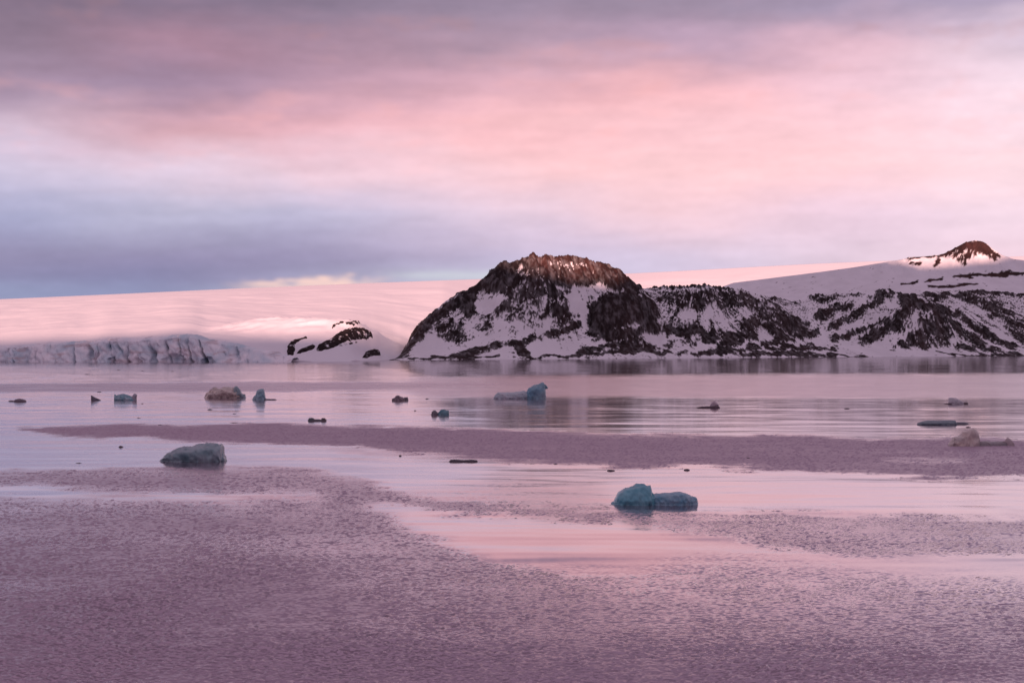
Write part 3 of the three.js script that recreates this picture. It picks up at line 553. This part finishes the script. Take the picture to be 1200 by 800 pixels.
iceberg('iceberg', 'blue-green iceberg with a tall beaked block beside a low shelf', [
  { part: 'block', ground: 467, top: [[612, 466], [617, 459], [620, 454], [626, 451.5], [632, 449], [635.5, 447.4], [637.5, 449.5], [639, 452], [639.6, 457], [640.2, 466]], deep: 0.7, seed: 7, rough: 0.06, colors: ice([0.12, 0.3, 0.4], [0.26, 0.42, 0.47], 0.12, [0.4, 0.3, 0.26]) },
  { part: 'beak', ground: 455.5, lift: 3.35, top: [[633, 455], [635, 450.5], [637, 449.6], [640, 451.8], [642.2, 454.6]], deep: 0.5, seed: 8, under: 0.25, rough: 0.05, nu: 24, nv: 18, colors: ice([0.1, 0.24, 0.3], [0.2, 0.34, 0.38]), d: seaDepth(467) },
  { part: 'shelf', ground: 467, top: [[578, 466.4], [580, 462.5], [584, 459.6], [592, 459.8], [600, 459.6], [606, 458.6], [613, 457.8], [618, 459], [622, 466]], deep: 0.5, seed: 9, rough: 0.05, colors: ice([0.34, 0.46, 0.5], [0.5, 0.54, 0.58]) },
]);
iceberg('iceberg', 'sand-coloured dirty iceberg with a bluish hump and crumbling edge', [
  { part: 'body', ground: 466, top: [[239, 465.4], [241, 462], [246, 456.5], [250, 454], [254, 454.6], [258, 455.6], [262, 453.4], [268, 454], [273, 453.8], [278, 459], [282, 465]], deep: 0.6, seed: 11, rough: 0.09, colors: ice(SAND, [0.58, 0.55, 0.5], 0.5, [0.24, 0.16, 0.15]) },
  { part: 'hump', ground: 466, top: [[270, 465], [272, 457], [275, 452.6], [278, 452.8], [281, 456], [283, 461], [287, 462.4], [288, 465]], deep: 0.7, seed: 12, rough: 0.07, colors: ice([0.2, 0.34, 0.38], [0.34, 0.42, 0.44], 0.3) },
]);
iceberg('iceberg', 'upright teal stack of ice with a thin tongue at its foot', [
  { part: 'stack', ground: 468.5, top: [[295, 468], [296.5, 465], [299, 463.5], [301, 458], [304, 456], [308.5, 455.6], [309.8, 459], [310.4, 464], [312, 468]], deep: 0.8, seed: 14, rough: 0.06, colors: ice([0.16, 0.34, 0.4], [0.36, 0.5, 0.54]) },
  { part: 'tongue', ground: 468.5, top: [[300, 468], [306, 466.9], [314, 467.2], [322, 467.3], [324, 468.2]], deep: 0.3, seed: 15, rough: 0.05, nu: 30, nv: 16, colors: ice([0.1, 0.09, 0.12], [0.2, 0.18, 0.2]) },
]);
iceberg('iceberg', 'small blue iceberg with a pointed bow and a round knob astern', [
  { part: 'body', ground: 469, top: [[133.4, 461.8], [134.5, 461.9], [136, 463.2], [139, 462.2], [143, 461.2], [148, 462.4], [153, 464], [157, 466], [160, 468]], deep: 0.6, seed: 17, rough: 0.06, colors: ice([0.1, 0.3, 0.36], [0.4, 0.5, 0.54]) },
  { part: 'knob', ground: 469, top: [[153.5, 468.5], [155, 463], [157, 461.4], [159.5, 461.6], [161, 464], [161, 467], [160, 469]], deep: 0.9, seed: 18, rough: 0.1, nu: 26, nv: 20, colors: ice([0.26, 0.26, 0.3], [0.42, 0.44, 0.48]) },
]);
iceberg('iceberg', 'beige domed iceberg trailing a low tongue with a round end', [
  { part: 'dome', ground: 522, top: [[1111.5, 521], [1114, 517], [1117, 512.6], [1120, 511.4], [1124, 511.6], [1129, 506], [1134, 503.6], [1140, 502.2], [1144, 504], [1146.6, 509], [1147.4, 516], [1149, 521]], deep: 0.6, seed: 20, rough: 0.06, colors: ice(SAND, [0.6, 0.58, 0.54], 0.15, [0.26, 0.2, 0.17]) },
  { part: 'tongue', ground: 522, top: [[1142, 521], [1148, 517], [1156, 516.6], [1166, 517.2], [1174, 517], [1180, 517], [1182, 521]], deep: 0.32, seed: 21, rough: 0.06, nu: 44, nv: 20, colors: ice([0.3, 0.3, 0.3], [0.4, 0.38, 0.38], 0.5, [0.16, 0.08, 0.08]) },
  { part: 'knob', ground: 522, top: [[1177, 521.5], [1178.5, 515], [1181, 512.6], [1184, 514], [1187, 517.6], [1189, 521]], deep: 0.8, seed: 22, rough: 0.06, nu: 26, nv: 20, colors: ice([0.42, 0.36, 0.36], [0.5, 0.44, 0.44]) },
]);
iceberg('iceberg', 'flat dark-blue floe with a low keel beside the beige domed iceberg', [
  { part: 'body', ground: 497.6, top: [[1075, 496], [1080, 494], [1088, 492.4], [1100, 492.6], [1112, 492.2], [1119, 492.6], [1121, 495], [1122, 497]], deep: 0.5, seed: 24, rough: 0.06, colors: ice([0.1, 0.17, 0.2], [0.22, 0.28, 0.3]) },
  { part: 'fragment', ground: 497, top: [[1118, 496.6], [1122, 494.4], [1130, 494.2], [1135, 495.6], [1136, 496.6]], deep: 0.5, seed: 25, rough: 0.06, nu: 26, nv: 16, colors: ice([0.1, 0.12, 0.14], [0.26, 0.28, 0.3]) },
]);
iceberg('iceberg', 'small pale grey wedge of ice with a dark pointed toe', [
  { part: 'wedge', ground: 473.4, top: [[1111.6, 473], [1112, 466.5], [1114, 465.8], [1121, 466.4], [1125, 468.6], [1130, 471], [1132, 473]], deep: 0.6, seed: 27, rough: 0.05, colors: ice([0.46, 0.48, 0.5], [0.6, 0.58, 0.6]) },
  { part: 'toe', ground: 473.4, top: [[1107, 473], [1112, 472], [1126, 472], [1131, 470.9], [1134.4, 471.2], [1135, 473]], deep: 0.35, seed: 28, rough: 0.06, nu: 30, nv: 16, colors: ice([0.08, 0.06, 0.07], [0.16, 0.13, 0.14]) },
]);
iceberg('iceberg', 'small brown-grey growler with a low dark tail', [
  { part: 'body', ground: 469.4, top: [[459, 467.6], [462, 466.2], [464, 463.6], [466.5, 462.8], [469, 464.4], [472, 465.4], [474, 468]], deep: 0.7, seed: 30, rough: 0.1, nu: 36, nv: 24, colors: ice([0.16, 0.12, 0.14], [0.3, 0.25, 0.27]) },
  { part: 'tail', ground: 469, top: [[470, 468.4], [473, 465.6], [477.6, 465], [478.6, 468]], deep: 0.6, seed: 31, rough: 0.06, nu: 20, nv: 16, colors: ice([0.1, 0.09, 0.11], [0.24, 0.22, 0.25]) },
]);
iceberg('iceberg', 'small two-humped growler, one hump grey and the other teal', [
  { part: 'grey_hump', ground: 486.5, top: [[505, 486], [506, 482.4], [508.5, 480.4], [511, 481.4], [513.6, 484], [515, 486]], deep: 0.8, seed: 33, rough: 0.08, nu: 30, nv: 22, colors: ice([0.12, 0.11, 0.13], [0.26, 0.25, 0.27]) },
  { part: 'teal_hump', ground: 486.5, top: [[511, 486], [514, 482.6], [517, 479.8], [520, 479.2], [523, 480.6], [526, 481], [526.4, 486]], deep: 0.7, seed: 34, rough: 0.08, nu: 32, nv: 22, colors: ice([0.07, 0.22, 0.26], [0.2, 0.36, 0.4]) },
]);
iceberg('iceberg', 'thin dark floe with a knob at each end', [
  { part: 'bar', ground: 493, top: [[361, 492.6], [366, 491], [374, 491], [381, 492.6]], deep: 0.35, seed: 36, rough: 0.06, nu: 26, nv: 14, colors: ice([0.07, 0.07, 0.08], [0.14, 0.14, 0.15]) },
  { part: 'knob', ground: 493, top: [[360.4, 492.6], [362, 489.6], [366, 489.2], [369, 491], [370, 492.6]], deep: 0.6, seed: 37, rough: 0.08, nu: 20, nv: 14, colors: ice([0.05, 0.08, 0.09], [0.14, 0.16, 0.17]) },
  { part: 'knob', ground: 493, top: [[375.6, 492.6], [377, 489.8], [380, 489.4], [382.4, 491.6], [382.6, 492.6]], deep: 0.6, seed: 38, rough: 0.08, nu: 20, nv: 14, colors: ice([0.08, 0.07, 0.08], [0.16, 0.13, 0.14]) },
]);
iceberg('iceberg', 'small dark sail-shaped fin of ice beside the blue iceberg with a knob', [
  { part: 'fin', ground: 469.4, top: [[106.2, 463.2], [107.2, 463.4], [111, 465.4], [115, 467.2], [118, 468.8]], deep: 0.5, seed: 40, rough: 0.05, nu: 30, nv: 18, colors: ice([0.06, 0.055, 0.075], [0.15, 0.14, 0.18]) },
]);
iceberg('iceberg', 'low dark growler with a flat trailing lip', [
  { part: 'body', ground: 470.6, top: [[15, 470], [18, 467.6], [22, 466.8], [26, 467.4], [29, 468.4], [30.6, 470]], deep: 0.6, seed: 42, rough: 0.08, nu: 34, nv: 18, colors: ice([0.12, 0.1, 0.12], [0.24, 0.2, 0.23]) },
  { part: 'lip', ground: 470.4, top: [[9, 470], [11, 469], [16, 469], [18, 470]], deep: 0.4, seed: 43, rough: 0.06, nu: 18, nv: 12, colors: ice([0.1, 0.08, 0.1], [0.18, 0.15, 0.17]) },
]);
iceberg('iceberg', 'small whitish lump of ice on a thin dark floe', [
  { part: 'lump', ground: 477.6, top: [[831, 477], [833, 473.6], [835, 470.6], [838, 469.4], [840.4, 471.6], [842, 474.6], [843.4, 477]], deep: 0.7, seed: 45, rough: 0.09, nu: 32, nv: 22, colors: ice([0.4, 0.34, 0.37], [0.6, 0.52, 0.55]) },
  { part: 'floe', ground: 477.8, top: [[817, 477.2], [822, 476], [836, 475.4], [842, 475.6], [844, 477]], deep: 0.35, seed: 46, rough: 0.05, nu: 30, nv: 14, colors: ice([0.07, 0.05, 0.06], [0.16, 0.12, 0.14]) },
]);
iceberg('ice_floe', 'long thin dark sliver of ice lying flat on the water', [
  { part: 'body', ground: 541, top: [[526, 540.4], [528, 538.4], [535, 538.2], [543, 538.8], [552, 538.2], [559, 539], [560, 540.4]], deep: 0.25, seed: 48, rough: 0.08, nu: 44, nv: 16, colors: ice([0.05, 0.045, 0.055], [0.12, 0.1, 0.12]) },
]);
const bits = [[651, 544, 6, 2], [716, 551, 9, 2], [805, 550.2, 7, 2.4], [804, 512.8, 6, 1.6], [993, 479, 8, 2], [1135, 500.5, 6, 1.8], [141.6, 524, 6, 4], [245.8, 480, 7, 2], [274.6, 485, 5, 1.4], [187.6, 498, 6, 1.6], [162.6, 490, 5, 1.6], [274, 495.4, 9, 1.4], [500.6, 467.4, 4, 2], [486.6, 481.2, 3, 1.6], [116, 459.4, 6, 1.6], [166.6, 473, 3, 1.2], [92, 542.6, 7, 1.4], [102, 438.6, 6, 1], [138.6, 433.6, 4, 1.2], [167, 434.6, 4, 1.2], [202, 435, 4, 1], [469, 533.6, 3, 1.6], [877, 536.4, 4, 1.2]];
const bitLabels = {
  'tiny dark ice chunk on the bright water beyond the two-lobed teal iceberg': [0, 1, 2],
  'tiny dark ice chunk at the far edge of the broad ruffled band': [3],
  'tiny dark ice chunk on the wavelets behind the flat dark-blue floe': [4],
  'tiny dark ice chunk just behind the beige domed iceberg': [5],
  'tiny ice chunk off the pointed end of the dark whaleback iceberg': [6, 16],
  'tiny ice chunk in front of the sand-coloured dirty iceberg': [7, 8, 11],
  'tiny ice chunk in front of the small blue iceberg with a knob': [9, 10, 15],
  'tiny ice chunk next to the small two-humped growler': [12, 13],
  'tiny ice chunk behind the sail-shaped fin of ice': [14],
  'tiny ice chunk floating close to the glacier cliff': [17, 18, 19, 20],
  'tiny ice chunk behind the long thin sliver of ice': [21],
  'tiny ice chunk inside the broad ruffled band': [22],
};
bits.forEach(([x, y, w, h0], i) => {
  const h = h0 * 0.5;
  const r = rng(900 + i), k = 0.35 + 0.3 * r();
  const top = [[x - w / 2, y - 0.15 * h], [x - w * 0.35, y - h * (0.5 + 0.3 * r())], [x + w * (k - 0.5), y - h], [x + w * 0.25, y - h * (0.4 + 0.4 * r())], [x + w / 2, y - 0.15 * h]];
  const { g, cx } = loft({ top, ground: y, d: seaDepth(y), deep: 0.6, seed: 60 + i, rough: 0.12, nu: 18, nv: 12, under: 0.2, colors: ice([0.06, 0.05, 0.06], [0.15, 0.12, 0.14]) });
  const o = mesh('ice_chunk', g, iceMaterial); o.position.set(cx, 0, -seaDepth(y));
  tag(o, Object.keys(bitLabels).find((k) => bitLabels[k].includes(i)), 'ice chunk', 'tiny ice chunks scattered over the bay');
});

// ---------------------------------------------------------------- rock outcrops in the snow by the left shore

// each is a rough sheet that rises out of the slope inside its outline and dips under the snow at its edge
function outcrop(label, parts) {
  const root = new THREE.Group(); root.name = numbered('rock_outcrop'); scene.add(root); tag(root, label, 'rock outcrop', 'rock outcrops by the left shore');
  parts.forEach(([part, P, rise], n) => {
    const [a, , b] = boxOf(P, 2.5), us = [], rows = 190;
    for (let u = a; u <= b; u += 0.5) us.push(u);
    const keep = new Float32Array(us.length * rows);
    const g = gridGeometry(us.length, rows, (i, j, p, c) => {
      const u = us[i], f = capFoot(u), d = f + 2 + (2165 - f) * j / (rows - 1), x = bearX(u, d), base = capHeight(u, d, x), v = HORIZON - (base - EYE) / d * F;
      const m = polyDist(P, u + 1.6 * n2(x / 9, d / 9), v + 1.2 * n2(x / 6 + 4, base / 3)), q = smooth(-0.6, 3.2, m);
      const crag = ridged(x / 14, d / 16 + base / 10, 3) - 0.4, fine = fbm(x / 4, d / 5, 2);
      keep[j * us.length + i] = m;
      p[0] = x; p[1] = base - 0.9 + q * rise * (1 + 0.5 * crag + 0.25 * fine) + 0.8 * crag * smooth(-1, 1, m); p[2] = -d;
      const tone = clamp(0.9 + 0.9 * n3(x / 5, base / 4, d / 6), 0.5, 1.8), snow = smooth(0.22, 0.4, 0.6 * n3(x / 12, base / 3, d / 14) + 0.45 * n3(x / 4, base / 1.6, d / 5) - 0.35 * crag + 0.12);
      for (let k = 0; k < 3; k++) c[k] = mix(ROCK[k] * tone, SNOW[k], snow);
    }, true);
    const idx = g.index.array, out = [];
    for (let k = 0; k < idx.length; k += 3) if (Math.max(keep[idx[k]], keep[idx[k + 1]], keep[idx[k + 2]]) > -1.6) out.push(idx[k], idx[k + 1], idx[k + 2]);
    g.setIndex(out);
    if (!n) { g.computeBoundingBox(); const o = g.boundingBox; root.position.set((o.min.x + o.max.x) / 2, 0, (o.min.z + o.max.z) / 2); }
    g.translate(-root.position.x, 0, -root.position.z);
    mesh(part, g, snowMaterial, root);
  });
}
outcrop('large dark humped rock outcrop in the snow below the pink hill', [
  ['hump', [[370, 412], [372, 404], [380, 400], [388, 396], [396, 390], [404, 386], [412, 384.5], [418, 383.4], [426, 385], [434, 388], [443, 395], [436, 396.5], [424, 398], [412, 398.6], [400, 403], [390, 408], [378, 411]], 4],
  ['spur', [[391, 407], [402, 402], [414, 400], [424, 399.4], [414, 403], [402, 406]], 2],
]);
outcrop('broken snow-dusted rock outcrop next to the large dark hump', [
  ['block', [[336, 417], [335.5, 406], [340, 400], [350, 395.5], [359, 393], [360.5, 396.5], [351, 399.6], [345.5, 404], [346, 412], [344, 417]], 3],
  ['ledge', [[344, 416], [350, 410], [358, 405.5], [366, 402.6], [370.5, 405], [368, 409], [356, 413.4]], 3],
]);
outcrop('thin rock rib on the pink hill above the large dark hump', [
  ['rib', [[402, 378], [410, 375.6], [418, 374.8], [424.5, 377.6], [416, 380], [406, 380]], 2.2],
  ['crest', [[386.5, 386.4], [389.5, 380], [396, 376], [403, 375.2], [402.4, 378], [394, 382], [390.5, 386]], 2],
]);
outcrop('small round rock outcrop at the water\'s edge beside the mountain foot', [
  ['boulder', [[423.5, 419.4], [427, 413], [431, 410], [438, 409], [447, 410], [449.5, 414], [446, 417.4], [438, 417], [430, 420]], 3],
]);

renderer.render(scene, camera);
